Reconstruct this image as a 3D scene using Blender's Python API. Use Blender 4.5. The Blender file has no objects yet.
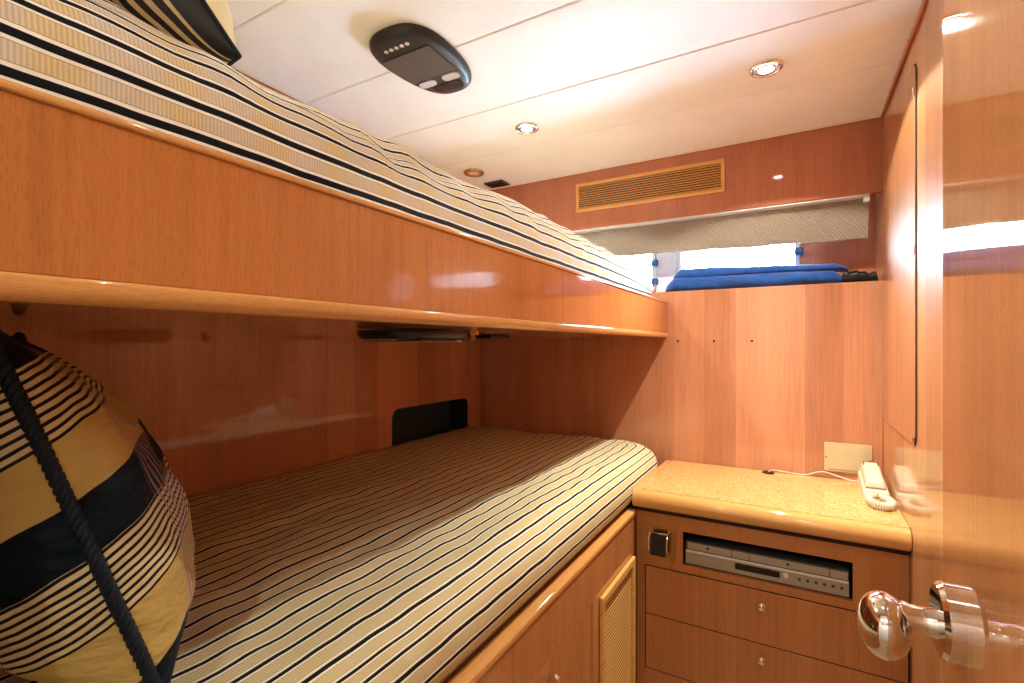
import bpy, bmesh, math, random
from mathutils import Vector, Matrix, noise
random.seed(7)
C = bpy.context.scene.collection
SC = bpy.context.scene
H = 1.22                      # camera height above the cabin floor; all z below are relative to the camera

# ------------------------------------------------------------------ camera
cam = bpy.data.cameras.new('camera'); camo = bpy.data.objects.new('camera', cam); C.objects.link(camo)
camo.location = (0, 0, H); camo.rotation_euler = (math.radians(90), 0, math.radians(30.1))
cam.sensor_width = 36; cam.lens = 490 / 1024 * 36; cam.shift_y = 3.5 / 1024; cam.clip_start = 0.005
SC.camera = camo
# ------------------------------------------------------------------ sky outside the port lights, exposure
W = bpy.data.worlds.new('sky'); SC.world = W; W.use_nodes = True
bg = W.node_tree.nodes['Background']; bg.inputs[0].default_value = (0.58, 0.80, 1.0, 1); bg.inputs[1].default_value = 120.0
vs = SC.view_settings
vs.view_transform = 'Standard'; vs.look = 'None'; vs.gamma = 1.0; vs.use_curve_mapping = False; vs.exposure = 0.42
LAMP_W = 12.0
LAMP_COL = (0.97, 0.94, 0.80)

# ------------------------------------------------------------------ materials
def srgb(r, g, b):
    f = lambda c: ((c / 255 + .055) / 1.055) ** 2.4 if c / 255 > .04045 else c / 255 / 12.92
    return (f(r), f(g), f(b), 1)
MATS = {}
def mat(name):
    m = bpy.data.materials.new(name); m.use_nodes = True
    nt = m.node_tree; b = nt.nodes['Principled BSDF']; MATS[name] = m
    return m, nt, b
def N(nt, t, **kw):
    n = nt.nodes.new(t)
    for k, v in kw.items(): setattr(n, k, v)
    return n
def mth(nt, op, a, b=None, c=None):
    n = N(nt, 'ShaderNodeMath', operation=op)
    for i, v in enumerate((a, b, c)):
        if v is None: continue
        if isinstance(v, (int, float)): n.inputs[i].default_value = v
        else: nt.links.new(v, n.inputs[i])
    return n.outputs[0]
def mixc(nt, fac, a, b, mode='MIX'):
    n = N(nt, 'ShaderNodeMix', data_type='RGBA', blend_type=mode)
    for s, v in ((n.inputs[0], fac), (n.inputs[6], a), (n.inputs[7], b)):
        if isinstance(v, (int, float)): s.default_value = v
        elif isinstance(v, tuple): s.default_value = v
        else: nt.links.new(v, s)
    return n.outputs[2]
def noise_tex(nt, vec, scale, detail=3, rough=.55):
    n = N(nt, 'ShaderNodeTexNoise'); n.inputs['Scale'].default_value = scale
    n.inputs['Detail'].default_value = detail; n.inputs['Roughness'].default_value = rough
    nt.links.new(vec, n.inputs['Vector']); return n.outputs['Fac']
def mapping(nt, vec, sc):
    n = N(nt, 'ShaderNodeMapping'); n.inputs['Scale'].default_value = sc
    nt.links.new(vec, n.inputs['Vector']); return n.outputs[0]
def ramp(nt, fac, stops, interp='LINEAR'):
    n = N(nt, 'ShaderNodeValToRGB'); r = n.color_ramp; r.interpolation = interp
    while len(r.elements) < len(stops): r.elements.new(.5)
    for e, (p, c) in zip(r.elements, stops): e.position = p; e.color = c
    nt.links.new(fac, n.inputs[0]); return n.outputs[0]
def bump(nt, h, strength, dist=.002):
    n = N(nt, 'ShaderNodeBump'); n.inputs['Strength'].default_value = strength; n.inputs['Distance'].default_value = dist
    nt.links.new(h, n.inputs['Height']); return n.outputs[0]
def plain(name, col, rough=.5, metal=0, coat=0, var=.06, vscale=30, bumps=0, spec=.5):
    m, nt, b = mat(name)
    tc = N(nt, 'ShaderNodeTexCoord').outputs['Object']
    nz = noise_tex(nt, tc, vscale)
    d = tuple(c * (1 - var * 2) for c in col[:3]) + (1,); l = tuple(min(1, c * (1 + var * 2)) for c in col[:3]) + (1,)
    nt.links.new(ramp(nt, nz, [(.3, d), (.7, l)]), b.inputs['Base Color'])
    b.inputs['Roughness'].default_value = rough; b.inputs['Metallic'].default_value = metal
    b.inputs['Coat Weight'].default_value = coat; b.inputs['Coat Roughness'].default_value = .05
    b.inputs['Specular IOR Level'].default_value = spec
    if bumps: nt.links.new(bump(nt, noise_tex(nt, tc, vscale * 6), bumps), b.inputs['Normal'])
    return m
def wood(name, base, axis='Z', strips=0, coat=1.0, crough=.05, coat_ior=1.55, contrast=.6, ripple=.06):
    m, nt, b = mat(name)
    tc = N(nt, 'ShaderNodeTexCoord').outputs['Object']
    def sc(a, l): return {'Z': (a, a, l), 'Y': (a, l, a), 'X': (l, a, a)}[axis]
    g1 = noise_tex(nt, mapping(nt, tc, sc(1, .035)), 130, 4, .6)      # fine streaks
    g2 = noise_tex(nt, mapping(nt, tc, sc(1, .09)), 14, 2, .5)         # broad figure
    fl = noise_tex(nt, mapping(nt, tc, sc(1, .12)), 900, 1, .4)       # ray flecks
    dk = tuple(c * (1 - .30 * contrast) for c in base[:3]) + (1,)
    lt = tuple(min(1, c * (1 + .22 * contrast)) for c in base[:3]) + (1,)
    mixed = mth(nt, 'ADD', mth(nt, 'MULTIPLY', g1, .55), mth(nt, 'MULTIPLY', g2, .45))
    col = ramp(nt, mixed, [(.33, dk), (.5, base), (.68, lt)])
    fleck = ramp(nt, fl, [(.36, (.72, .66, .6, 1)), (.47, (1, 1, 1, 1))])
    col = mixc(nt, .4, col, fleck, 'MULTIPLY')
    if strips:
        sp = N(nt, 'ShaderNodeSeparateXYZ'); nt.links.new(tc, sp.inputs[0])
        s = mth(nt, 'FLOOR', mth(nt, 'MULTIPLY', mth(nt, 'ADD', sp.outputs[0], sp.outputs[1]), strips))
        wn = N(nt, 'ShaderNodeTexWhiteNoise', noise_dimensions='1D'); nt.links.new(s, wn.inputs['W'])
        t = ramp(nt, wn.outputs['Value'], [(0, (.80, .76, .74, 1)), (1, (1.1, 1.1, 1.1, 1))])
        col = mixc(nt, 1.0, col, t, 'MULTIPLY')
    nt.links.new(col, b.inputs['Base Color'])
    b.inputs['Roughness'].default_value = .42; b.inputs['Specular IOR Level'].default_value = 0.0
    b.inputs['Coat Weight'].default_value = coat; b.inputs['Coat Roughness'].default_value = crough
    b.inputs['Coat IOR'].default_value = coat_ior
    if ripple:
        rp = noise_tex(nt, mapping(nt, tc, sc(1, .12)), 26, 2, .5)
        nt.links.new(bump(nt, rp, ripple, .002), b.inputs['Coat Normal'])
    return m
CH = srgb(214, 150, 98)
wood('wood_wall', srgb(205, 140, 106), 'Z', strips=9.0)
wood('wood_header', srgb(186, 116, 88), 'Z', strips=0, coat_ior=1.5)
wood('wood_board', srgb(196, 124, 68), 'Z')
wood('wood_trim_y', srgb(214, 156, 94), 'Y')
wood('wood_trim_x', srgb(220, 166, 100), 'X')
wood('wood_cabinet', srgb(188, 128, 76), 'Z', crough=.1)
wood('wood_drawer', srgb(188, 126, 74), 'Z', crough=.1)
wood('wood_door', srgb(202, 138, 86), 'Z', coat_ior=1.6, crough=.03, ripple=.04)
wood('wood_right', srgb(206, 144, 92), 'Z', strips=8, coat_ior=1.6, crough=.10, ripple=.3)
br = MATS['wood_right'].node_tree.nodes['Principled BSDF']; br.inputs['Specular IOR Level'].default_value = .6; br.inputs['Roughness'].default_value = .45
wood('wood_louver', srgb(232, 180, 106), 'Y', crough=.25)
wood('wood_grille', srgb(222, 164, 96), 'X', crough=.25)
# burl veneer top
m, nt, b = mat('burl_top')
tc = N(nt, 'ShaderNodeTexCoord').outputs['Object']
v = N(nt, 'ShaderNodeTexVoronoi'); v.inputs['Scale'].default_value = 120; nt.links.new(tc, v.inputs['Vector'])
n1 = noise_tex(nt, tc, 170, 5, .7)
col = ramp(nt, mth(nt, 'ADD', mth(nt, 'MULTIPLY', v.outputs['Distance'], .5), mth(nt, 'MULTIPLY', n1, .6)), [(.3, srgb(190, 134, 70)), (.5, srgb(226, 176, 104)), (.7, srgb(240, 202, 136))])
nt.links.new(col, b.inputs['Base Color']); b.inputs['Roughness'].default_value = .35
b.inputs['Coat Weight'].default_value = 1; b.inputs['Coat Roughness'].default_value = .12
# stripe ticking of the mattresses (u = metres across the stripes, v = metres along them)
def ticking(name, period, tan, white, black, block, bw_):
    m, nt, b = mat(name)
    uv = N(nt, 'ShaderNodeUVMap').outputs[0]
    tc = N(nt, 'ShaderNodeTexCoord').outputs['Object']
    sp = N(nt, 'ShaderNodeSeparateXYZ'); nt.links.new(uv, sp.inputs[0])
    wob = mth(nt, 'MULTIPLY', mth(nt, 'SUBTRACT', noise_tex(nt, tc, 9, 2), .5), .005)
    u = mth(nt, 'ADD', sp.outputs[0], wob)
    fr = mth(nt, 'FRACT', mth(nt, 'ADD', mth(nt, 'DIVIDE', u, period), 100))
    brown = tuple(c * .45 for c in tan[:3]) + (1,)
    col = ramp(nt, fr, [(0, black), (bw_, white), (bw_ + .10, brown), (bw_ + .122, tan), (.83, brown), (.852, white), (.97, black)], 'CONSTANT')
    rib = N(nt, 'ShaderNodeTexWave'); rib.inputs['Scale'].default_value = 95
    rib.bands_direction = 'Y'; nt.links.new(uv, rib.inputs['Vector'])
    band = mth(nt, 'MULTIPLY', mth(nt, 'GREATER_THAN', fr, bw_ + .122), mth(nt, 'LESS_THAN', fr, .83))
    blk = ramp(nt, mth(nt, 'FRACT', mth(nt, 'ADD', mth(nt, 'DIVIDE', sp.outputs[1], .085), 50)), [(0, (1, 1, 1, 1)), (.45, (1, 1, 1, 1)), (.6, (0, 0, 0, 1)), (.9, (0, 0, 0, 1)), (1, (1, 1, 1, 1))])
    grey = (tan[0] * .95, tan[1] * 1.08, tan[2] * 1.7, 1)
    t2 = mixc(nt, mth(nt, 'MULTIPLY', mth(nt, 'MULTIPLY', blk, band), block), col, grey)
    t3 = mixc(nt, mth(nt, 'MULTIPLY', band, .25), t2, mixc(nt, 1, t2, rib.outputs['Color'], 'MULTIPLY'))
    nt.links.new(t3, b.inputs['Base Color']); b.inputs['Roughness'].default_value = .75
    b.inputs['Specular IOR Level'].default_value = .15
    nt.links.new(bump(nt, noise_tex(nt, tc, 30, 4), .45, .010), b.inputs['Normal'])
ticking('ticking_lower', .033, srgb(230, 212, 158), srgb(248, 244, 222), srgb(18, 18, 18), .15, .17)
ticking('ticking_upper', .0295, srgb(228, 206, 160), srgb(248, 245, 238), srgb(16, 18, 24), .6, .22)
# plaid of the big cushion (uv in metres: u across, v up, origin in the middle)
m, nt, b = mat('plaid')
uv = N(nt, 'ShaderNodeUVMap').outputs[0]; sp = N(nt, 'ShaderNodeSeparateXYZ'); nt.links.new(uv, sp.inputs[0])
tc = N(nt, 'ShaderNodeTexCoord').outputs['Object']
wob = mth(nt, 'MULTIPLY', mth(nt, 'SUBTRACT', noise_tex(nt, tc, 12, 2), .5), .010)
U = mth(nt, 'ADD', sp.outputs[0], wob); V = mth(nt, 'ADD', sp.outputs[1], wob)
navy = srgb(6, 22, 32); gold = srgb(190, 166, 98); cream = srgb(206, 192, 146); blk = srgb(24, 20, 24); lil = srgb(150, 120, 130)
vn = mth(nt, 'DIVIDE', mth(nt, 'ADD', V, .205), .41)        # 0 bottom .. 1 top
kind = ramp(nt, vn, [(0, (0, 0, 0, 1)), (.12, (1, 0, 0, 1)), (.27, (0, 1, 0, 1)), (.44, (0, 0, 0, 1)), (.57, (1, 0, 0, 1)), (.71, (0, 1, 0, 1)), (.885, (0, 0, 0, 1))], 'CONSTANT')
ks = N(nt, 'ShaderNodeSeparateColor'); nt.links.new(kind, ks.inputs[0])
lines = mth(nt, 'GREATER_THAN', mth(nt, 'FRACT', mth(nt, 'ADD', mth(nt, 'MULTIPLY', V, 122), 50)), .58)
strp = mixc(nt, lines, cream, blk)
col = mixc(nt, ks.outputs[0], navy, gold); col = mixc(nt, ks.outputs[1], col, strp)
un = mth(nt, 'ABSOLUTE', U)
vl = mth(nt, 'GREATER_THAN', mth(nt, 'FRACT', mth(nt, 'MULTIPLY', un, 120)), .5)
inb = mth(nt, 'MULTIPLY', mth(nt, 'GREATER_THAN', un, .085), mth(nt, 'LESS_THAN', un, .155))
col = mixc(nt, mth(nt, 'MULTIPLY', mth(nt, 'MULTIPLY', vl, inb), .75), col, lil)
nt.links.new(col, b.inputs['Base Color']); b.inputs['Roughness'].default_value = .6; b.inputs['Specular IOR Level'].default_value = .12
nt.links.new(bump(nt, noise_tex(nt, mapping(nt, tc, (1, 1, 2.2)), 14, 3), .7, .02), b.inputs['Normal'])
# striped pillow on the upper bunk
m, nt, b = mat('striped_pillow')
uv = N(nt, 'ShaderNodeUVMap').outputs[0]; sp = N(nt, 'ShaderNodeSeparateXYZ'); nt.links.new(uv, sp.inputs[0])
U = sp.outputs[0]; un = mth(nt, 'ABSOLUTE', U)
ln = mth(nt, 'GREATER_THAN', mth(nt, 'FRACT', mth(nt, 'MULTIPLY', un, 80)), .45)
col = mixc(nt, ln, srgb(206, 180, 130), srgb(40, 30, 26))
col = mixc(nt, mth(nt, 'GREATER_THAN', un, .203), col, srgb(16, 16, 20))
col = mixc(nt, mth(nt, 'GREATER_THAN', un, 2), col, srgb(226, 212, 164))
nt.links.new(col, b.inputs['Base Color']); b.inputs['Roughness'].default_value = .6
plain('ceiling_vinyl', srgb(247, 245, 241), .5, var=.015, vscale=6, coat=0)
plain('ceiling_gap', srgb(226, 206, 172), .8, var=.03)
plain('carpet', srgb(170, 140, 105), .95, var=.1, vscale=300, bumps=.5)
plain('navy_cord', srgb(11, 25, 38), .6, var=.15, vscale=300, spec=.25)
plain('black_plastic', srgb(26, 26, 28), .42, var=.05)
plain('console_panel', srgb(74, 66, 60), .45, var=.05)
plain('lens', srgb(205, 198, 200), .25, var=.02)
plain('white_mark', srgb(225, 215, 205), .5, var=.02)
plain('niche_lining', srgb(40, 60, 72), .6, var=.05, vscale=80)
plain('dark_gap', srgb(40, 22, 12), .8, var=.05)
plain('chrome', (.86, .86, .88, 1), .07, metal=1, var=.01)
plain('brass', srgb(190, 160, 110), .25, metal=1, var=.03)
plain('silver_plastic', srgb(172, 166, 150), .4, metal=.2, var=.02)
plain('silver_band', srgb(232, 230, 222), .3, metal=.2, var=.02)
plain('display', srgb(24, 20, 20), .1, var=.02)
plain('ivory_plastic', srgb(226, 214, 190), .35, var=.02)
plain('ivory_plate', srgb(206, 186, 148), .4, var=.02)
plain('screen_grey', srgb(70, 70, 70), .3, var=.02)
plain('white_frame', srgb(225, 228, 232), .4, var=.02)
plain('blue_clip', srgb(20, 70, 120), .4, var=.05)
plain('dark_bag', srgb(20, 24, 30), .2, var=.1, bumps=.4, vscale=60)
plain('hull_white', srgb(230, 226, 220), .6, var=.02)
plain('corridor_wood', CH, .4, coat=.6)
# dark blue folded cloth, window flare put into its colour as stronger blue
m = plain('flare_blue_cloth', srgb(8, 76, 160), .8, var=.12, vscale=40, bumps=.3)
m.node_tree.nodes['Principled BSDF'].inputs['Sheen Weight'].default_value = .4
# woven blind
m, nt, b = mat('woven_blind')
tc = N(nt, 'ShaderNodeTexCoord').outputs['Object']
wv = N(nt, 'ShaderNodeTexWave'); wv.inputs['Scale'].default_value = 60; wv.inputs['Distortion'].default_value = 6; wv.bands_direction = 'DIAGONAL'
nt.links.new(tc, wv.inputs['Vector'])
nt.links.new(ramp(nt, wv.outputs['Fac'], [(.2, srgb(138, 122, 110)), (.8, srgb(166, 150, 136))]), b.inputs['Base Color'])
b.inputs['Roughness'].default_value = .8; nt.links.new(bump(nt, wv.outputs['Fac'], .5, .004), b.inputs['Normal'])
b.inputs['Transmission Weight'].default_value = 0
tr = N(nt, 'ShaderNodeBsdfTranslucent'); tr.inputs[0].default_value = srgb(190, 170, 140); mx = N(nt, 'ShaderNodeMixShader'); mx.inputs[0].default_value = .12
nt.links.new(b.outputs[0], mx.inputs[1]); nt.links.new(tr.outputs[0], mx.inputs[2]); nt.links.new(mx.outputs[0], nt.nodes['Material Output'].inputs[0])
# thin glass
m, nt, b = mat('glass')
tb = N(nt, 'ShaderNodeBsdfTransparent'); gl = N(nt, 'ShaderNodeBsdfGlossy'); gl.inputs['Roughness'].default_value = .02
fr = N(nt, 'ShaderNodeFresnel'); fr.inputs[0].default_value = 1.45; mx = N(nt, 'ShaderNodeMixShader')
nt.links.new(fr.outputs[0], mx.inputs[0]); nt.links.new(tb.outputs[0], mx.inputs[1]); nt.links.new(gl.outputs[0], mx.inputs[2])
nt.links.new(mx.outputs[0], nt.nodes['Material Output'].inputs[0])
def emis(name, col, s):
    m, nt, b = mat(name)
    b.inputs['Base Color'].default_value = col; b.inputs['Emission Color'].default_value = col; b.inputs['Emission Strength'].default_value = s
emis('bulb_lit', (1, .93, .82, 1), 30.0)
plain('bulb_off', srgb(225, 205, 170), .2, var=.02)

# ------------------------------------------------------------------ mesh helpers
def rrect(a0, a1, b0, b1, r, seg=5):
    if not isinstance(r, (list, tuple)): r = [r] * 4
    out = []
    for (ca, cb, a, rr) in ((a1, b0, -90, r[0]), (a1, b1, 0, r[1]), (a0, b1, 90, r[2]), (a0, b0, 180, r[3])):
        sa = -1 if ca == a1 else 1; sb = 1 if cb == b0 else -1
        if rr <= 0: out.append((ca, cb)); continue
        for k in range(seg + 1):
            t = math.radians(a + 90 * k / seg)
            out.append((ca + sa * rr + rr * math.cos(t), cb + sb * rr + rr * math.sin(t)))
    return out
AX = {'X': lambda a, b, d: (d, a, b), 'Y': lambda a, b, d: (a, d, b), 'Z': lambda a, b, d: (a, b, d)}
class MB:
    def __init__(s): s.bm = bmesh.new(); s.uv = None
    def box(s, x0, x1, y0, y1, z0, z1):
        v = [s.bm.verts.new(p) for p in ((x0, y0, z0), (x1, y0, z0), (x1, y1, z0), (x0, y1, z0), (x0, y0, z1), (x1, y0, z1), (x1, y1, z1), (x0, y1, z1))]
        for f in ((0, 3, 2, 1), (4, 5, 6, 7), (0, 1, 5, 4), (1, 2, 6, 5), (2, 3, 7, 6), (3, 0, 4, 7)): s.bm.faces.new([v[i] for i in f])
        return s
    def plate(s, outer, holes, ax, d0, d1):
        edges = []; F = AX[ax]
        for loop in [outer] + holes:
            vs = [s.bm.verts.new(F(a, b, d0)) for a, b in loop]
            edges += [s.bm.edges.new((vs[i], vs[(i + 1) % len(vs)])) for i in range(len(vs))]
        g = bmesh.ops.triangle_fill(s.bm, use_beauty=True, use_dissolve=False, edges=edges)
        fs = [e for e in g['geom'] if isinstance(e, bmesh.types.BMFace)]
        ex = bmesh.ops.extrude_face_region(s.bm, geom=fs)
        dv = Vector(F(0, 0, d1 - d0))
        bmesh.ops.translate(s.bm, vec=dv, verts=[e for e in ex['geom'] if isinstance(e, bmesh.types.BMVert)])
        bmesh.ops.recalc_face_normals(s.bm, faces=s.bm.faces[:]); return s
    def prism(s, outline, ax, d0, d1, top=1.0, c=None):
        F = AX[ax]; n = len(outline)
        if c is None: c = (sum(p[0] for p in outline) / n, sum(p[1] for p in outline) / n)
        A = [s.bm.verts.new(F(a, b, d0)) for a, b in outline]
        B = [s.bm.verts.new(F(c[0] + (a - c[0]) * top, c[1] + (b - c[1]) * top, d1)) for a, b in outline]
        s.bm.faces.new(A); s.bm.faces.new(B[::-1])
        for i in range(n): j = (i + 1) % n; s.bm.faces.new((A[i], B[i], B[j], A[j]))
        bmesh.ops.recalc_face_normals(s.bm, faces=s.bm.faces[:]); return s
    def loft(s, rings, cap=True, closed=True):
        R = [[s.bm.verts.new(p) for p in r] for r in rings]; n = len(rings[0])
        for a, b in zip(R[:-1], R[1:]):
            for i in range(n if closed else n - 1): j = (i + 1) % n; s.bm.faces.new((a[i], a[j], b[j], b[i]))
        if cap: s.bm.faces.new(R[0][::-1]); s.bm.faces.new(R[-1])
        bmesh.ops.recalc_face_normals(s.bm, faces=s.bm.faces[:]); return s
    def lathe(s, prof, center, axis='Z', seg=28):
        c = Vector(center); rings = []
        for r, h in prof:
            ring = []
            for k in range(seg):
                t = 2 * math.pi * k / seg; a, b = max(r, 1e-5) * math.cos(t), max(r, 1e-5) * math.sin(t)
                ring.append(c + Vector(AX[axis](a, b, h)))
            rings.append(ring)
        return s.loft(rings)
    def tube(s, pts, r, seg=8, closed=False):
        P = [Vector(p) for p in pts]; n = len(P); rings = []; up = None
        for i in range(n):
            d = (P[(i + 1) % n] - P[i - 1]) if closed else (P[min(i + 1, n - 1)] - P[max(i - 1, 0)])
            d.normalize()
            if up is None: up = d.orthogonal().normalized()
            up = (up - d * up.dot(d)).normalized(); sd = d.cross(up)
            rr = r(i / (n - 1)) if callable(r) else r
            rings.append([P[i] + up * rr * math.cos(2 * math.pi * k / seg) + sd * rr * math.sin(2 * math.pi * k / seg) for k in range(seg)])
        if closed: rings.append(rings[0]); return s.loft(rings, cap=False)
        return s.loft(rings)
    def build(s, name, material, parent=None, bevel=0, smooth=False, seg=2, origin=None):
        bm = s.bm; vs_ = [v.co for v in bm.verts]
        lo = Vector([min(v[i] for v in vs_) for i in range(3)]); hi = Vector([max(v[i] for v in vs_) for i in range(3)])
        o = Vector(origin) if origin else Vector(((lo.x + hi.x) / 2, (lo.y + hi.y) / 2, lo.z))
        for v in bm.verts: v.co -= o
        me = bpy.data.meshes.new(name); bm.to_mesh(me); bm.free()
        if smooth:
            me.polygons.foreach_set('use_smooth', [True] * len(me.polygons))
        me.materials.append(MATS[material])
        ob = bpy.data.objects.new(name, me); C.objects.link(ob)
        w = o + Vector((0, 0, H))
        if parent: ob.parent = parent; ob.location = w - wloc(parent)
        else: ob.location = w
        if bevel:
            bv = ob.modifiers.new('edge', 'BEVEL'); bv.width = bevel; bv.segments = seg; bv.limit_method = 'ANGLE'; bv.angle_limit = math.radians(40)
            me.polygons.foreach_set('use_smooth', [True] * len(me.polygons))
            wn = ob.modifiers.new('shade', 'WEIGHTED_NORMAL'); wn.keep_sharp = True
        elif smooth == 'auto':
            me.set_sharp_from_angle(angle=math.radians(40))
        return ob
def wloc(o):
    v = o.location.copy()
    while o.parent: o = o.parent; v += o.location
    return v
def box(name, material, x0, x1, y0, y1, z0, z1, parent=None, bevel=0):
    return MB().box(x0, x1, y0, y1, z0, z1).build(name, material, parent, bevel)
def tag(o, label, cat, group=None):
    o['label'] = label; o['category'] = cat
    if group: o['group'] = group
    return o
def thing(name, loc, label, cat, group=None):
    o = bpy.data.objects.new(name, None); C.objects.link(o); o.empty_display_size = .05
    o.location = Vector(loc) + Vector((0, 0, H)); return tag(o, label, cat, group)
def struct(o, label=None):
    o['kind'] = 'structure'
    if label: o['label'] = label
    return o
def again(src, dloc, parent):
    c = src.copy(); C.objects.link(c); c.parent = parent; c.location = src.location + Vector(dloc); return c

# ------------------------------------------------------------------ room numbers (metres, camera at x = y = z = 0)
XL, XR, XB, YF, YN, ZC, ZF = -1.341, .247, -.445, 2.0, -.03, .757, -H
YB = 2.20                                     # back of the window recess
# ------------------------------------------------------------------ setting
fl = struct(box('floor', 'carpet', -1.45, .75, -1.35, 2.3, ZF - .05, ZF), 'beige carpet floor of the cabin')
# left wall with the dark niche
niche_y0, niche_y1, niche_z0, niche_z1 = 1.395, 1.899, -.53, -.248
wl = struct(MB().plate([(YN, ZF), (YB + .06, ZF), (YB + .06, ZC + .05), (YN, ZC + .05)], [rrect(niche_y0, niche_y1, niche_z0, niche_z1, [.0, .035, .04, .0])], 'X', XL - .03, XL).build('wall_left', 'wood_wall'), 'glossy wood veneer wall along the bunks')
nb = MB(); o_ = rrect(niche_y0, niche_y1, niche_z0, niche_z1, [.0, .035, .04, .0])
nb.loft([[(xx, a, b) for a, b in rrect(niche_y0 + .0006, niche_y1 - .0006, niche_z0 + .0006, niche_z1 - .0006, [.0, .0345, .0395, .0])] for xx in (XL - .003, XL - .06, XL - .11)], cap=False)
nb.prism(rrect(niche_y0, niche_y1, niche_z0, niche_z1, 0), 'X', XL - .13, XL - .1095)
nb.build('niche', 'niche_lining', wl)['label'] = 'dark niche recessed in the wall above the mattress'
# far wall: panel below the shelf, header above, back of the recess with two windows
wf = struct(MB().box(XL, XR, YF, YB + .06, ZF, .212).build('wall_far', 'wood_wall', bevel=.003), 'glossy wood panelled wall below the window shelf')
header = MB().box(XL, XR, YF, YF + .03, .505, ZC + .03).build('header_panel', 'wood_header', wf, .002)
w1 = rrect(-.43, .0, .245, .49, .02); w2 = rrect(-1.03, -.548, .245, .49, .02)
bw = MB().plate([(XL, .212), (XR, .212), (XR, ZC + .03), (XL, ZC + .03)], [w1, w2], 'Y', YB, YB + .06).build('recess_back_panel', 'wood_header', wf)
for i, (x0, x1) in enumerate(((-.43, .0), (-1.03, -.548))):
    wd = MB().plate(rrect(x0 - .012, x1 + .012, .233, .502, .028), [rrect(x0 + .004, x1 - .004, .249, .486, .018)], 'Y', YB - .012, YB + .055).build('window_%d' % (i + 1), 'white_frame', None, .002)
    struct(wd, 'bright cabin window behind the blind' if i == 0 else 'second bright window behind the end of the upper bunk')
    MB().plate(rrect(x0 + .004, x1 - .004, .249, .486, .018), [], 'Y', YB + .025, YB + .03).build('pane', 'glass', wd)
    for (cx_, cz_) in ((x1 + .002, .36), (x1 + .002, .28)):
        MB().box(cx_ - .008, cx_ + .022, YB - .030, YB - .0125, cz_ - .014, cz_ + .014).build('window_latch', 'blue_clip', wd, .004)
pm = MB().box(-.535, -.443, YB - .008, YB - .0005, .214, .503).build('mullion_panel', 'white_frame', wf, .002)
# right wall with the flush wardrobe door
wr = struct(MB().box(XR, XR + .05, YN, YB + .06, ZF, ZC + .05).build('wall_right', 'wood_right'), 'glossy wood wall on the right reflecting the cabin')
d2 = struct(MB().plate(rrect(1.482, 1.985, -.240, .673, .03, 7), [], 'X', XR - .004, XR - .0003).build('door_2', 'wood_right', None, .002), 'flush wardrobe door with rounded corners in right wall')
MB().plate(rrect(1.4785, 1.9885, -.2435, .6765, .033, 7), [rrect(1.4825, 1.9845, -.2395, .6725, .03, 7)], 'X', XR - .0012, XR - .0002).build('door_gap', 'dark_gap', d2)
for z in (-.232, .225, .60):
    MB().box(XR - .0075, XR - .004, 1.484, 1.493, z - .012, z + .012).build('hinge', 'chrome', d2, .002)
# near wall with the doorway the photographer stands in, and the passage behind
wn_ = struct(MB().plate([(XL, ZF), (XR, ZF), (XR, ZC + .05), (XL, ZC + .05)], [[(-.43, ZF + .001), (.175, ZF + .001), (.175, .70), (-.43, .70)]], 'Y', YN - .06, YN).build('wall_near', 'wood_wall'), 'wood wall at the head of the bunks with the doorway')
struct(box('wall_passage_left', 'hull_white', -.95, -.90, -1.3, YN - .06, ZF, ZC + .05), 'pale wall of the passage outside')
struct(box('wall_passage_right', 'hull_white', .247, .297, -1.3, YN - .06, ZF, ZC + .05), 'pale wall of the passage outside')
struct(box('wall_passage_back', 'hull_white', -.95, .30, -1.35, -1.3, ZF, ZC + .05), 'pale wall of the passage outside')
# ceiling: backing and soft edged panels
ce = struct(box('ceiling', 'ceiling_gap', XL - .03, .72, -1.35, YB + .06, ZC + .012, ZC + .06), 'cream panelled cabin ceiling')
seams = [YN, .033, .358, .683, 1.006, 1.330, 1.652]
for a, b_ in zip(seams[:-1], seams[1:]):
    MB().box(XL, XR - .002, a + .001, b_ - .001, ZC, ZC + .0118).build('ceiling_panel', 'ceiling_vinyl', ce, .005, seg=3)
mb = MB(); y0, y1 = 1.6545, 1.998
mb.loft([[(XL, y0, ZC + .0005), (XR - .002, y0, ZC + .0005), (XR - .002, y0, ZC + .0118), (XL, y0, ZC + .0118)], [(XL, y1, ZC - .010), (XR - .002, y1, ZC - .010), (XR - .002, y1, ZC + .0118), (XL, y1, ZC + .0118)]])
mb.build('ceiling_panel', 'ceiling_vinyl', ce, .004, seg=3)
box('ceiling_panel', 'ceiling_vinyl', -.90, .245, -1.3, YN - .06, ZC, ZC + .0118, ce, .004)
struct(MB().box(XL, XL + .012, YN, 1.998, ZC - .012, ZC - .0005).build('trim_1', 'wood_header', None, .004), 'dark wood trim along the ceiling edge')
struct(MB().box(XR - .008, XR - .0002, .62, 1.998, ZC - .014, ZC - .0005).build('trim_2', 'wood_header', None, .003), 'thin wood trim between ceiling and right wall')
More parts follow.
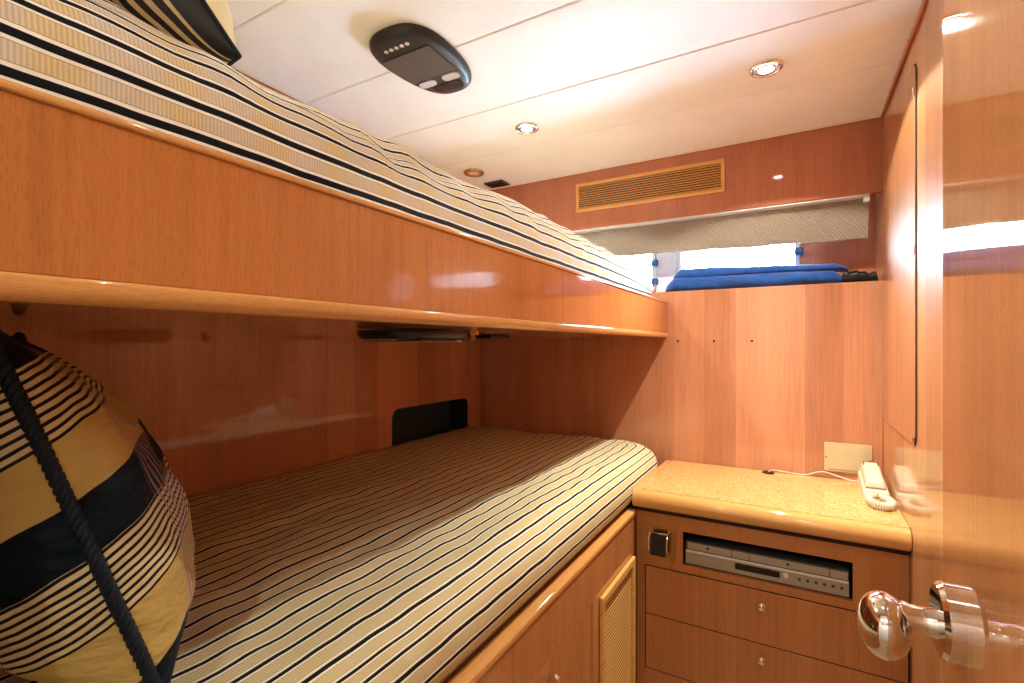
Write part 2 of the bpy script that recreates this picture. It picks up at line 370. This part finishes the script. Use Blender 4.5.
# open cabin door with knob
d1 = struct(MB().box(.12, .158, -.02, .608, ZF + .012, .69).build('door_1', 'wood_door', None, .003), 'open glossy wood cabin door seen along its face')
ky, kz = .558, -.240
kb = MB().lathe([(0, 0), (.032, 0), (.032, -.010), (.029, -.0135), (.021, -.0145), (.0, -.0145)], (.12, ky, kz), 'X', 40).build('rosette', 'chrome', d1, smooth='auto'); kb['label'] = 'chrome round rose on the door'
MB().lathe([(.0125, 0), (.0115, -.006), (.0115, -.018), (.013, -.021), (.013, -.024)], (.1056, ky, kz - .004), 'X', 28).build('shaft', 'chrome', kb, smooth='auto')
prof = [(0, .021)] + [(.0285 * math.sin(t), .021 * math.cos(t)) for t in [math.pi * k / 18 for k in range(1, 18)]] + [(0, -.021)]
MB().lathe(prof, (.069, ky, kz - .016), 'X', 40).build('knob', 'chrome', kb, smooth=True)['label'] = 'polished chrome oval door knob'

# ------------------------------------------------------------------ upper bunk
ub = thing('upper_bunk', (-.9, 1.0, .03), 'upper bunk frame with tall glossy wood front board', 'bunk')
box('base_panel', 'wood_wall', XL + .001, -.468, YN + .002, YF - .002, .031, .075, ub)
box('front_board', 'wood_board', -.467, XB - .001, YN + .002, YF - .002, .048, .166, ub, .001)
mb = MB(); prof = rrect(-.469, XB + .002, .166, .173, [.002, .0034, .0034, .002], 4)
mb.prism(prof, 'Y', YN + .002, YF - .003); mb.build('top_trim', 'wood_trim_y', ub, smooth='auto')
mb = MB(); mb.prism(rrect(-.469, XB + .003, .029, .048, [.010, .004, .002, .002], 4), 'Y', YN + .002, YF - .003); mb.build('bottom_trim', 'wood_trim_y', ub, smooth='auto')

def mattress(name, material, x0, x1, y0, y1, z0, z1, R, r, wrinkle, res=.016, crown=.0, droop=None):
    """rounded box, plan corner radius R at the front (+x), edge radius r; uv = unrolled metres"""
    bm = bmesh.new(); nx = int((x1 - x0) / res); ny = int((y1 - y0) / res); nz = 10
    cache = {}
    def vert(x, y, z):
        k = (round(x, 4), round(y, 4), round(z, 4))
        if k in cache: return cache[k]
        px, py = x, y
        cxx = min(x, x1 - R); cyy = max(y0 + R * .4, min(y, y1 - R))
        dx, dy = x - cxx, y - cyy
        if dx > 0 and abs(dy) > 0 and (abs(dy) > 1e-6):
            ry = R if dy > 0 else R * .4
            a, b = dx / R, dy / ry; mx_ = max(abs(a), abs(b)); ln = math.hypot(a, b)
            px, py = cxx + a * mx_ / ln * R, cyy + b * mx_ / ln * ry
        def sdf(qx, qy):
            ex = max(qx - (x1 - R), 0); ey = qy - min(max(qy, y0 + R * .4), y1 - R)
            if ex > 0 and abs(ey) > 0:
                ry = R if ey > 0 else R * .4
                return (1 - math.hypot(ex / R, ey / ry)) * min(R, ry)
            return min(x1 - qx, qx - x0 if qx - x0 > 1 else 1, y1 - qy, qy - y0)
        d = sdf(px, py); e = .001
        g = Vector((sdf(px + e, py) - sdf(px - e, py), sdf(px, py + e) - sdf(px, py - e), 0))
        g = -g.normalized() if g.length > 1e-9 else Vector((0, 0, 0))
        up = 1 if z > (z0 + z1) / 2 else -1
        dz = (z1 - z) if up > 0 else (z - z0)
        p = Vector((px, py, z))
        if d < r and dz < r:
            vo = Vector((r - d, r - dz)); L = vo.length
            nv = vo / L * max(vo.x, vo.y) if L > 1e-9 else vo
            nv = vo / L * r if max(vo.x, vo.y) >= r - 1e-5 else nv
            p = Vector((px, py, z)) + g * (nv.x - vo.x) + Vector((0, 0, up * (nv.y - vo.y)))
        if up > 0:
            n = noise.noise(Vector((x * 7, y * 3.2, 1.3))) * .5 + noise.noise(Vector((x * 16, y * 8, 4.1))) * .35 + noise.noise(Vector((x * 5 + y * 14, y * 10 - x * 9, 7))) * .35
            k2 = 1.0 if dz < r * .5 else .5
            p += (Vector((0, 0, 1)) * max(0, 1 - dz / r) + g * (.7 if d < r else 0)) * n * wrinkle * k2
            p.z += crown * (1 - ((x - (x0 + x1) / 2) / ((x1 - x0) / 2)) ** 2) * max(0, 1 - dz / r)
            if droop: p.z -= droop(x, y) * max(0, min(1, (p.z - z0) / (z1 - z0)))
        v = bm.verts.new(p); cache[k] = v; return v
    uvl = bm.loops.layers.uv.new('UVMap')
    def quad(pts, uvs):
        try: f = bm.faces.new([vert(*p) for p in pts])
        except ValueError: return
        f.smooth = True
        for l, u in zip(f.loops, uvs): l[uvl].uv = u
    xs = [x0 + (x1 - x0) * i / nx for i in range(nx + 1)]; ys = [y0 + (y1 - y0) * i / ny for i in range(ny + 1)]; zs = [z0 + (z1 - z0) * i / nz for i in range(nz + 1)]
    for i in range(nx):
        for j in range(ny):
            a, b, c, d = xs[i], xs[i + 1], ys[j], ys[j + 1]
            quad([(a, c, z1), (b, c, z1), (b, d, z1), (a, d, z1)], [(a, c), (b, c), (b, d), (a, d)])
            quad([(a, c, z0), (a, d, z0), (b, d, z0), (b, c, z0)], [(a, c), (a, d), (b, d), (b, c)])
    for k in range(nz):
        e, f_ = zs[k], zs[k + 1]
        for j in range(ny):
            c, d = ys[j], ys[j + 1]
            U = lambda z: x1 + (z1 - z)
            quad([(x1, c, e), (x1, d, e), (x1, d, f_), (x1, c, f_)], [(U(e), c), (U(e), d), (U(f_), d), (U(f_), c)])
            quad([(x0, d, e), (x0, c, e), (x0, c, f_), (x0, d, f_)], [(x0, d), (x0, c), (x0, c), (x0, d)])
        for i in range(nx):
            a, b = xs[i], xs[i + 1]
            for yy, sgn in ((y1, 1), (y0, -1)):
                V = lambda z: yy + sgn * (z1 - z)
                q = [(b, yy, e), (a, yy, e), (a, yy, f_), (b, yy, f_)]; w = [(b, V(e)), (a, V(e)), (a, V(f_)), (b, V(f_))]
                if sgn < 0: q.reverse(); w.reverse()
                quad(q, w)
    mbx = MB(); mbx.bm.free(); mbx.bm = bm
    return mbx.build(name, material, smooth=True)
um = mattress('upper_mattress', 'ticking_upper', XL + .003, -.474, YN + .006, YF - .012, .0755, .313, .13, .1, .018, droop=lambda x, y: .06 * max(0, (y - 1.55) / .44) ** 2)
tag(um, 'cream, tan and black striped mattress on the upper bunk', 'mattress')

# ------------------------------------------------------------------ lower bunk
lb = thing('lower_bunk', (-.9, .8, ZF), 'lower bunk base with drawers and a louvred panel', 'bunk')
ZR = -.524
box('base_panel', 'wood_cabinet', XL + .001, -.468, YN + .002, YF - .002, ZF + .001, ZR - .012, lb)
box('front_fascia', 'wood_cabinet', -.467, XB, YN + .002, 1.553, -.652, ZR - .016, lb)
box('end_stile', 'wood_cabinet', -.467, XB, 1.172, 1.553, ZF + .03, -.6525, lb)
mb = MB(); mb.prism(rrect(-.472, XB + .004, ZR - .016, ZR, [.003, .006, .006, .003], 4), 'Y', YN + .002, 1.555); mb.build('rail', 'wood_trim_y', lb, smooth='auto')
for (a, b_) in ((.42, 1.169), (YN + .01, .417)):
    dr = box('drawer', 'wood_cabinet', -.467, XB - .0005, a, b_, -.93, -.655, lb, .002)
    yk = .925 if a > .1 else .3
    MB().tube([(XB + .001, yk - .0, -.685), (XB + .02, yk, -.690), (XB + .022, yk, -.705), (XB + .02, yk, -.735), (XB + .001, yk, -.742)], .0045, 10).build('handle', 'chrome', dr, smooth=True)
    box('lower_door', 'wood_cabinet', -.467, XB - .0005, a, b_, ZF + .03, -.933, lb, .002)
box('drawer_gap', 'dark_gap', -.4675, XB - .006, YN + .01, 1.171, ZF + .03, -.6525, lb)
# louvred panel in the bunk front
lv = MB().plate([(1.222, -1.16), (1.520, -1.16), (1.520, -.660), (1.222, -.660)], [[(1.240, -1.142), (1.502, -1.142), (1.502, -.682), (1.240, -.682)]], 'X', XB + .0002, XB + .012).build('louvre_panel', 'wood_louver', lb, .003)
lv['label'] = 'pale wood louvred panel'
MB().box(XB + .0002, XB + .001, 1.2395, 1.5025, -1.1425, -.6815).build('backing', 'dark_gap', lv)
src = None
for k in range(39):
    z = -.690 - k * .0115
    if src is None:
        mb = MB(); mb.prism([(XB + .0011, z + .0030), (XB + .0017, z + .0030), (XB + .0025, z - .0014), (XB + .0023, z - .0030), (XB + .0011, z - .0030)], 'Y', 1.2405, 1.5015)
        src = mb.build('slat', 'wood_louver', lv); z00 = z
    else: again(src, (0, 0, z - z00), lv)
def lower_tweak(x, y): return 0
lm = mattress('lower_mattress', 'ticking_lower', XL + .003, -.448, YN + .006, YF - .004, ZR - .0115, -.386, .16, .07, .011, crown=.0)
tag(lm, 'tan mattress with fine black stripes on the lower bunk', 'mattress')

# ------------------------------------------------------------------ pillows
def pillow(name, material, center, au, av, W_, Hh, T, label, cat, n=36, uoff=0, flat=0, back=1.0):
    c = Vector(center); au = Vector(au).normalized(); an = au.cross(Vector(av)).normalized(); av = an.cross(au).normalized()
    if an.y < 0: an = -an
    bm = bmesh.new(); uvl = bm.loops.layers.uv.new('UVMap')
    def pt(i, j, sgn):
        u, v = -1 + 2 * i / n, -1 + 2 * j / n
        su, sv = math.sin(u * math.pi / 2), math.sin(v * math.pi / 2)
        t = max(0, 1 - abs(su) ** 2.6) ** .5 * max(0, 1 - abs(sv) ** 2.3) ** .7 * (1 - .25 * sv)
        px = su * W_ / 2 * (1 - .05 * (1 - sv * sv)); py = sv * Hh / 2 * (1 - .05 * (1 - su * su))
        w = noise.noise(Vector((su * 2.5, sv * 2.5, 3 + sgn))) * .05 + noise.noise(Vector((su * 7, sv * 5, 9 + sgn))) * .03
        return c + au * px + av * py + an * sgn * T * (1 if sgn > 0 else back) * t * (1 + w * 2), (px + (uoff if sgn > 0 else 0), py - flat * sgn * T * t)
    for sgn in (1, -1):
        V = {}
        for i in range(n + 1):
            for j in range(n + 1): p, q = pt(i, j, sgn); V[i, j] = (bm.verts.new(p), q)
        for i in range(n):
            for j in range(n):
                ks_ = [(i, j), (i + 1, j), (i + 1, j + 1), (i, j + 1)]
                f = bm.faces.new([V[k][0] for k in ks_]); f.smooth = True
                for l, k in zip(f.loops, ks_): l[uvl].uv = V[k][1]
    bmesh.ops.remove_doubles(bm, verts=bm.verts[:], dist=1e-5)
    bmesh.ops.recalc_face_normals(bm, faces=bm.faces[:])
    mbx = MB(); mbx.bm.free(); mbx.bm = bm
    root = thing(name, (center[0], center[1], center[2] - Hh / 2), label, cat)
    cov = mbx.build('cover', material, root, smooth=True)
    ring = []
    for k in range(n): ring.append(pt(k, 0, 1)[0])
    for k in range(n): ring.append(pt(n, k, 1)[0])
    for k in range(n): ring.append(pt(n - k, n, 1)[0])
    for k in range(n): ring.append(pt(0, n - k, 1)[0])
    return root, ring
def rope(ring, r, turns, name, material, parent):
    # resample evenly, then three twisted strands
    P = [Vector(p) for p in ring] + [Vector(ring[0])]; L = [0]
    for a, b in zip(P[:-1], P[1:]): L.append(L[-1] + (b - a).length)
    M_ = turns * 9; Q = []; k = 0
    for i in range(M_):
        s = L[-1] * i / M_
        while L[k + 1] < s: k += 1
        Q.append(P[k].lerp(P[k + 1], (s - L[k]) / max(1e-9, L[k + 1] - L[k])))
    mb = MB(); cen = sum(Q, Vector()) / M_
    nrm = (Q[M_ // 4] - cen).cross(Q[0] - cen).normalized()
    for st in range(3):
        pts = []
        for i in range(M_):
            d = (Q[(i + 1) % M_] - Q[i - 1]).normalized(); a = nrm; b = d.cross(a).normalized(); t = 2 * math.pi * (i * turns / M_ + st / 3)
            pts.append(Q[i] + (a * math.cos(t) + b * math.sin(t)) * r * .5)
        mb.tube(pts, r * .58, 6, closed=True)
    return mb.build(name, material, parent, smooth=True)
au = Vector((-.955, .30, 0)); lean = Vector((.0, -.325, .945))
near = Vector((-.560, .190, -.175))                       # middle of the near edge
pc = near + au.normalized() * .215
pr, ring = pillow('plaid_cushion', 'plaid', pc, au, lean, .43, .395, .088, 'navy and gold plaid cushion with rope edge leaning on lower bunk', 'cushion', flat=.32, back=1.4)
rope(ring, .0064, 70, 'rope_piping', 'navy_cord', pr)
pu, ring = pillow('striped_pillow', 'striped_pillow', (-.83, .285, .515), (-.97, .22, 0), (0, -.60, .80), .44, .40, .10, 'cream pillow with dark stripes at the head of the upper bunk', 'pillow', uoff=5)
mbp = MB(); mbp.tube(ring, .0028, 8, closed=True); mbp.build('piping', 'navy_cord', pu, smooth=True)

# ------------------------------------------------------------------ dresser by the far wall
YD = 1.562; ZT = -.457
ds = thing('dresser', (-.1, 1.78, ZF), 'wood dresser with burl top and two drawers below the window', 'dresser')
mb = MB(); XD0 = -.443
rings = []
for yy, (lo, hi) in (()): pass
ov = [(1.998, -.514), (1.548, -.514), (1.535, -.508), (1.529, -.497), (1.528, -.485), (1.531, -.472), (1.538, -.463), (1.550, ZT), (1.998, ZT)]
mb.prism(ov, 'X', XD0 - .006, XR - .0005); 
mb.build('nosing', 'wood_trim_x', ds, .003)
box('veneer_panel', 'burl_top', XD0 + .022, XR - .001, 1.553, 1.997, ZT + .0002, ZT + .0012, ds)
box('shadow_gap', 'dark_gap', XD0 + .006, XR - .001, 1.560, 1.99, -.528, -.5145, ds)
MB().plate([(XD0, ZF + .001), (XR - .001, ZF + .001), (XR - .001, -.5285), (XD0, -.5285)], [[(-.301, -.674), (.129, -.674), (.129, -.572), (-.301, -.572)]], 'Y', YD, YD + .016).build('face_frame', 'wood_cabinet', ds)
box('left_side', 'wood_cabinet', XD0, XD0 + .016, YD + .0165, 1.997, ZF + .001, -.5285, ds)
box('slot_floor', 'dark_gap', -.42, XR - .002, YD + .0165, 1.99, -.682, -.6745, ds)
for (za, zb) in ((-.699, -.848), (-.851, -1.02)):
    dr = box('drawer', 'wood_drawer', -.413, XR - .004, YD - .004, YD - .0005, zb, za, ds, .0015)
    zk = za - .036
    MB().lathe([(.0, 0), (.007, 0), (.006, -.006), (.010, -.011), (.0125, -.016), (.012, -.021), (.007, -.0245), (0, -.025)], (-.084, YD - .004, zk), 'Y', 20).build('knob', 'chrome', dr, smooth=True)
box('plinth_panel', 'wood_cabinet', -.413, XR - .004, YD - .003, YD - .0005, ZF + .03, -1.023, ds, .0015)
box('drawer_gap', 'dark_gap', -.4165, XR - .001, YD - .0012, YD - .0002, -1.024, -.6965, ds)
# video player in its slot
vc = thing('video_player', (-.086, 1.66, -.6735), 'silver disc and cassette player in dresser slot', 'video player')
YV = 1.572
box('case', 'screen_grey', -.294, .122, YV, 1.86, -.670, -.600, vc, .002)
box('lower_face', 'silver_plastic', -.2935, .1215, YV - .001, YV, -.669, -.6355, vc)
box('upper_face', 'screen_grey', -.2935, .1215, YV - .001, YV, -.6265, -.601, vc)
for x in (-.25, .08): MB().lathe([(.010, 0), (.010, .0036)], (x, YV + .05, -.6738), 'Z', 14).build('foot', 'black_plastic', vc)
box('cassette_flap', 'silver_plastic', -.288, -.165, YV - .002, YV, -.6245, -.604, vc, .001)
box('centre_flap', 'silver_plastic', -.163, -.118, YV - .002, YV, -.6245, -.604, vc, .001)
box('disc_tray', 'silver_plastic', -.116, .078, YV - .002, YV, -.6245, -.604, vc, .001)
box('right_cover', 'silver_plastic', .080, .119, YV - .002, YV, -.6245, -.604, vc, .001)
box('band', 'silver_band', -.293, .121, YV - .0035, YV, -.634, -.627, vc, .001)
box('screen', 'display', -.155, -.040, YV - .003, YV, -.656, -.638, vc, .001)['label'] = 'black display window'
box('left_cover', 'silver_plastic', -.285, -.205, YV - .003, YV, -.660, -.640, vc, .001)
box('button_plate', 'silver_plastic', -.190, -.163, YV - .003, YV, -.658, -.640, vc, .001)
MB().lathe([(0, 0), (.0075, 0), (.0075, -.004), (.005, -.006), (0, -.006)], (-.025, YV, -.646), 'Y', 20).build('dial', 'silver_band', vc, smooth='auto')
for i in range(6):
    MB().lathe([(0, 0), (.0042, 0), (.0038, -.0025), (0, -.003)], (.008 + i * .0195, YV - .001, -.648), 'Y', 12).build('button', 'screen_grey', vc, smooth='auto')
for x in (-.23, -.02): MB().lathe([(0, 0), (.0035, 0), (.0035, -.0006), (0, -.0006)], (x, YV - .002, -.613), 'Y', 12).build('badge', 'display', vc)
# brass plate with black holder left of the player
sk = thing('power_socket', (-.362, YD, -.67), 'black socket on a small brass plate left of the player', 'socket')
MB().plate(rrect(-.402, -.322, -.668, -.570, .004), [], 'Y', YD - .003, YD - .0003).build('plate', 'brass', sk, .001)
MB().plate(rrect(-.392, -.345, -.650, -.588, .004), [], 'Y', YD - .032, YD - .003).build('holder', 'black_plastic', sk, .003)
for x in (-.396, -.341):
    MB().tube([(x, YD - .003, -.655), (x, YD - .020, -.648), (x, YD - .034, -.630), (x, YD - .034, -.600), (x, YD - .022, -.584), (x, YD - .003, -.580)], .0022, 8).build('bail', 'chrome', sk, smooth=True)
MB().tube([(-.396, YD - .022, -.5835), (-.341, YD - .022, -.5835)], .002, 8).build('bail', 'chrome', sk, smooth=True)

# ------------------------------------------------------------------ things on and above the dresser
ph = thing('telephone', (.208, 1.88, ZT + .001), 'ivory desk telephone with coiled cord on the dresser', 'telephone')
zb = ZT + .0016
def slopebox(x0, x1, y0, y1, za0, zb0, za1, zb1, inset=.0):
    mb = MB(); mb.loft([[(x0, y0, za0), (x1, y0, za0), (x1 - inset, y0 + inset, zb0), (x0 + inset, y0 + inset, zb0)], [(x0, y1, za1), (x1, y1, za1), (x1 - inset, y1 - inset, zb1), (x0 + inset, y1 - inset, zb1)]]); return mb
slopebox(.172, .243, 1.805, 1.965, zb, zb + .018, zb, zb + .046, .004).build('base', 'ivory_plastic', ph, .005, seg=3)
hs = slopebox(.179, .236, 1.822, 1.960, zb + .0225, zb + .046, zb + .046, zb + .078, .007).build('handset', 'ivory_plastic', ph, .007, seg=3)
slopebox(.187, .228, 1.928, 1.952, zb + .0705, zb + .0712, zb + .0762, zb + .0770, .001).build('caller_display', 'screen_grey', hs)
pts = []
for i in range(300):
    t = i / 299; a = math.pi * .56 + t * 2 * math.pi * .94; w = t * 34 * 2 * math.pi
    rc = .0092 * min(1, t * 12, (1 - t) * 12) ** .5 if 0 < t < 1 else 0; rr = .026 + rc * math.cos(w)
    pts.append((.206 + rr * math.cos(a), 1.728 + (rr * 1.0 + .026) * math.sin(a), zb + .0120 + rc * math.sin(w)))
MB().tube(pts, .0026, 6).build('coiled_cord', 'ivory_plastic', ph, smooth=True)
MB().tube([(.2, 1.803, zb + .012), (.205, 1.795, zb + .016), (pts[0][0], pts[0][1], pts[0][2])], .0026, 6).build('cord_end', 'ivory_plastic', ph, smooth=True)
MB().tube([(.21, 1.803, zb + .010), (.215, 1.795, zb + .016), (pts[-1][0], pts[-1][1], pts[-1][2])], .0026, 6).build('cord_end', 'ivory_plastic', ph, smooth=True)
gr = MB().lathe([(.010, 0), (.020, 0), (.020, .0025), (.017, .004), (.010, .002)], (-.086, 1.968, ZT + .0013), 'Z', 26).build('cable_grommet', 'black_plastic', smooth='auto')
tag(gr, 'small black round cable grommet in the dresser top', 'grommet')
wp = [(-.084, 1.970, ZT + .006), (-.070, 1.985, ZT + .010), (-.03, 1.992, ZT + .006), (.01, 1.993, ZT + .004), (.035, 1.993, ZT + .006), (.062, 1.992, ZT + .018), (.085, 1.990, ZT + .022), (.12, 1.987, ZT + .014), (.155, 1.980, ZT + .006), (.180, 1.970, ZT + .007)]
def smooth_path(p, k=6):
    P = [Vector(q) for q in p]; out = []
    for i in range(len(P) - 1):
        a, b, c, d = P[max(i - 1, 0)], P[i], P[i + 1], P[min(i + 2, len(P) - 1)]
        for j in range(k):
            t = j / k; out.append(.5 * ((2 * b) + (c - a) * t + (2 * a - 5 * b + 4 * c - d) * t * t + (3 * b - a - 3 * c + d) * t ** 3))
    return out + [P[-1]]
tag(MB().tube(smooth_path(wp), .0022, 8).build('telephone_wire', 'ivory_plastic', smooth=True), 'thin ivory wire running along the wall to the telephone', 'wire')
pl = thing('wall_plate', (.151, YF, -.43), 'rectangular ivory plate on the wall behind the telephone', 'plate')
MB().plate(rrect(.084, .217, -.430, -.333, .004), [], 'Y', YF - .006, YF - .0003).build('plate', 'ivory_plate', pl, .002)
MB().plate(rrect(.096, .205, -.421, -.342, .004), [], 'Y', YF - .0085, YF - .006).build('cover', 'ivory_plate', pl, .0015)
for x in (.089, .212): MB().lathe([(0, 0), (.0028, 0), (.002, -.001), (0, -.001)], (x, YF - .006, -.384), 'Y', 10).build('screw', 'screen_grey', pl)
for x in (-.403, -.27, -.14):
    o = MB().lathe([(0, 0), (.0045, 0), (.004, -.0008), (0, -.001)], (x, YF - .0002, .015), 'Y', 12).build('screw_plug', 'dark_gap', wf)

# ------------------------------------------------------------------ header: ventilation grille, blind, shelf things
vg = thing('ventilation_grille', (-.531, YF, .578), 'wood framed ventilation grille with slats on the header', 'grille')
MB().plate([(-.832, .577), (-.231, .577), (-.231, .702), (-.832, .702)], [[(-.818, .592), (-.245, .592), (-.245, .687), (-.818, .687)]], 'Y', YF - .010, YF - .0003).build('frame', 'wood_grille', vg, .002)
box('backing', 'dark_gap', -.8185, -.2445, YF - .0012, YF - .0004, .5915, .6875, vg)
src = None
for k in range(10):
    z = .5965 + k * .0095
    if src is None:
        mb = MB(); mb.prism([(YF - .0085, z - .0012), (YF - .0068, z - .0028), (YF - .0016, z + .0026), (YF - .0030, z + .0042)], 'X', -.8175, -.2455); src = mb.build('slat', 'wood_grille', vg); z00 = z
    else: again(src, (0, 0, z - z00), vg)
bl = thing('window_blind', (-.33, YF + .05, .37), 'folded woven tan blind hanging over the windows', 'blind')
mb = MB()
NB = 60; rings = []
for i in range(NB + 1):
    t = i / NB; x = -1.25 + t * (.213 + 1.25); zb_ = .400 + (.366 - .400) * t + .002 * math.sin(t * 40)
    yo = YF + .052
    rings.append([(x, yo - .012, .4975), (x, yo + .0 + .004 * math.sin(t * 23), (.4975 + zb_) / 2), (x, yo + .012, zb_), (x, yo + .020, zb_ - .002), (x, yo + .028, zb_ + .004), (x, yo + .016, (.4975 + zb_) / 2), (x, yo, .4975)])
mb.loft(rings); mb.build('fabric', 'woven_blind', bl, smooth='auto')
box('head_rail', 'white_frame', -1.25, .213, YF + .006, YF + .055, .4985, .5045, bl, .001)
MB().box(.196, .2125, YF + .004, YF + .026, .480, .497).build('end_bracket', 'white_frame', bl, .002)
# blue folded cloth on the shelf
def bundle(name, x0, x1, yc, z0, prof, depth, material, parent, seed, n=70, m_=22):
    rings = []
    for i in range(n + 1):
        t = i / n; x = x0 + (x1 - x0) * t; h = prof(t); e = min(1, (min(t, 1 - t) * 14)) ** .5
        ring = []
        for k in range(m_):
            a = 2 * math.pi * k / m_; ca, sa = math.cos(a), math.sin(a)
            sx = abs(ca) ** .7 * (1 if ca > 0 else -1); sz = abs(sa) ** .7 * (1 if sa > 0 else -1)
            w = 1 + .12 * noise.noise(Vector((x * 9 + seed, ca * 1.5, sa * 1.5))) + .06 * noise.noise(Vector((x * 30 + seed, ca * 3, sa * 3)))
            y = yc + depth / 2 * sx * w * (.4 + .6 * e); z = z0 + h / 2 * e + h / 2 * e * sz * w
            ring.append((x, y, max(z, z0)))
        rings.append(ring)
    return MB().loft(rings).build(name, material, parent, smooth=True)
bc = thing('blue_blanket', (-.15, 2.1, .213), 'dark blue folded blanket lying along the window shelf', 'blanket')
bundle('lower_fold', -.467, .155, 2.085, .2128, lambda t: .062 - .012 * t, .125, 'flare_blue_cloth', bc, 1)
bundle('upper_fold', -.440, .160, 2.095, .262, lambda t: .052 - .028 * t, .105, 'flare_blue_cloth', bc, 5)
bg_ = bundle('plastic_bag', .135, .238, 2.045, .2128, lambda t: .046 - .016 * t + .010 * noise.noise(Vector((t * 6, 3, 1))), .07, 'dark_bag', None, 9, 60, 30)
tag(bg_, 'crumpled dark plastic bag at right end of shelf', 'bag')

# ------------------------------------------------------------------ lamps and consoles
def downlight(x, y, z, r, label, lit=True, power=LAMP_W, cone=134, core=0):
    t = thing('downlight', (x, y, z - .012), label, 'lamp', 'round chrome downlights in the ceiling')
    MB().lathe([(r * .74, -.001), (r * .80, -.007), (r * .92, -.008), (r, -.004), (r, 0), (r * .74, 0)], (x, y, z - .0003), 'Z', 36).build('trim_ring', 'chrome' if lit else 'brass', t, smooth=True)
    MB().lathe([(r * .735, -.0062), (r * .60, -.0022), (r * .40, -.0012), (r * .40, -.0006), (r * .735, -.0006)], (x, y, z - .0003), 'Z', 30).build('reflector', 'chrome', t, smooth='auto')
    MB().lathe([(0, -.0085), (r * .36, -.0075), (r * .56, -.0045), (r * .58, -.0005), (0, -.0005)], (x, y, z - .0003), 'Z', 26).build('bulb', 'bulb_lit' if lit else 'bulb_off', t, smooth=True)
    if lit:
        for pw, cn, sb in ((power, cone, .12), (core, 92, .8)):      # spill light and the hotter middle of the reflector beam
            if not pw: continue
            l = bpy.data.lights.new('downlight_beam', 'SPOT'); l.energy = pw; l.color = LAMP_COL; l.spot_size = math.radians(cn); l.spot_blend = sb; l.shadow_soft_size = .012
            lo = bpy.data.objects.new('downlight_beam', l); C.objects.link(lo); lo.parent = t; lo.location = (0, 0, .001)
    return t
downlight(-.071, 1.505, ZC, .042, 'lit chrome ceiling downlight nearest the right wall', power=27, core=46)
downlight(-.810, 1.501, ZC, .042, 'lit chrome ceiling downlight above the upper mattress', core=12)
downlight(-1.215, 1.765, ZC - .0035, .045, 'unlit downlight in the far left ceiling corner', lit=False)
downlight(-.071, .45, ZC, .042, 'lit ceiling downlight just inside the doorway', power=3)
downlight(-.810, .45, ZC, .042, 'lit ceiling downlight over the head of the upper bunk', power=8)
downlight(.05, -.65, ZC, .042, 'unseen fill downlight added at the right of the passage outside', power=18, cone=160)  # unseen wide passage lamp, added to fill the cabin through the doorway
downlight(-.5, -.65, ZC, .042, 'unseen fill downlight added at the left of the passage outside', power=18, cone=160)  # second unseen passage lamp added for fill under the bunk
sqv = thing('ceiling_sensor', (-1.205, 1.925, ZC - .02), 'small dark square outlet in the ceiling corner by header', 'outlet')
MB().plate([(-1.25, 1.895), (-1.15, 1.895), (-1.15, 1.965), (-1.25, 1.965)], [[(-1.24, 1.903), (-1.16, 1.903), (-1.16, 1.957), (-1.24, 1.957)]], 'Z', ZC - .0145, ZC - .0075).build('bezel', 'console_panel', sqv, .001)
box('grid', 'black_plastic', -1.241, -1.159, 1.902, 1.958, ZC - .011, ZC - .009, sqv)

def console(x, y, z, label, scale=1.0, thick=1.0):
    """egg shaped black overhead console hanging from the surface at height z; narrow end toward -y"""
    t = thing('overhead_console', (x, y, z - .03), label, 'console', 'black overhead reading consoles')
    def outline(s):
        out = []
        for k in range(48):
            a = 2 * math.pi * k / 48; ca, sa = math.cos(a), math.sin(a)
            px = abs(ca) ** .72 * (1 if ca > 0 else -1); py = abs(sa) ** .8 * (1 if sa > 0 else -1)
            wdt = .098 - .012 * py
            out.append((x + wdt * px * s * scale, y + .150 * py * (1 - (1 - s) * .66) * scale))
        return out
    prof = [(.98, -.0003), (1.0, -.006), (.99, -.014), (.93, -.022), (.86, -.026)]
    MB().loft([[(a, b, z + dz * thick) for a, b in outline(s)] for s, dz in prof]).build('body', 'black_plastic', t, smooth='auto')
    zz = z - .0002 - .026 * thick
    MB().plate(rrect(x - .076, x + .076, y - .080, y + .038, .006), [], 'Z', zz - .003, zz).build('cover', 'console_panel', t, .001)
    for sx in (-1, 1): MB().plate(rrect(x + sx * .040 - .027, x + sx * .040 + .027, y + .045, y + .072, .012), [], 'Z', zz - .004, zz).build('lens', 'lens', t, .0015)
    MB().plate(rrect(x - .045, x + .05, y + .080, y + .116, .016), [], 'Z', zz - .002, zz).build('end_panel', 'display', t, .001)
    for i in range(5):
        MB().lathe([(.0055, 0), (.0055, -.0015), (.0030, -.0015), (.0030, 0)], (x - .034 + i * .017, y - .108, zz), 'Z', 12).build('mark', 'white_mark', t)
    return t
console(-.850, 1.008, ZC, 'black egg-shaped console on the white ceiling above upper bunk')
console(-.690, .795, .0288, 'black console under the upper bunk, seen edge on', .86, .7)
rl = thing('reading_lamp', (-.72, 1.035, .01), 'tiny brass reading lamp under the upper bunk beside the console', 'lamp')
MB().lathe([(0, 0), (.020, 0), (.020, -.004), (.016, -.006), (0, -.006)], (-.72, 1.035, .0305), 'Z', 22).build('rose', 'brass', rl, smooth='auto')
MB().lathe([(0, 0), (.009, 0), (.011, -.012), (.008, -.014), (0, -.014)], (-.72, 1.035, .0245), 'Z', 18).build('head', 'brass', rl, smooth='auto')
tag(MB().box(-.93, -.83, 1.30, 1.42, .022, .0305).build('vent_cover', 'black_plastic', None, .003), 'flat black vent under upper bunk near the far end', 'vent')
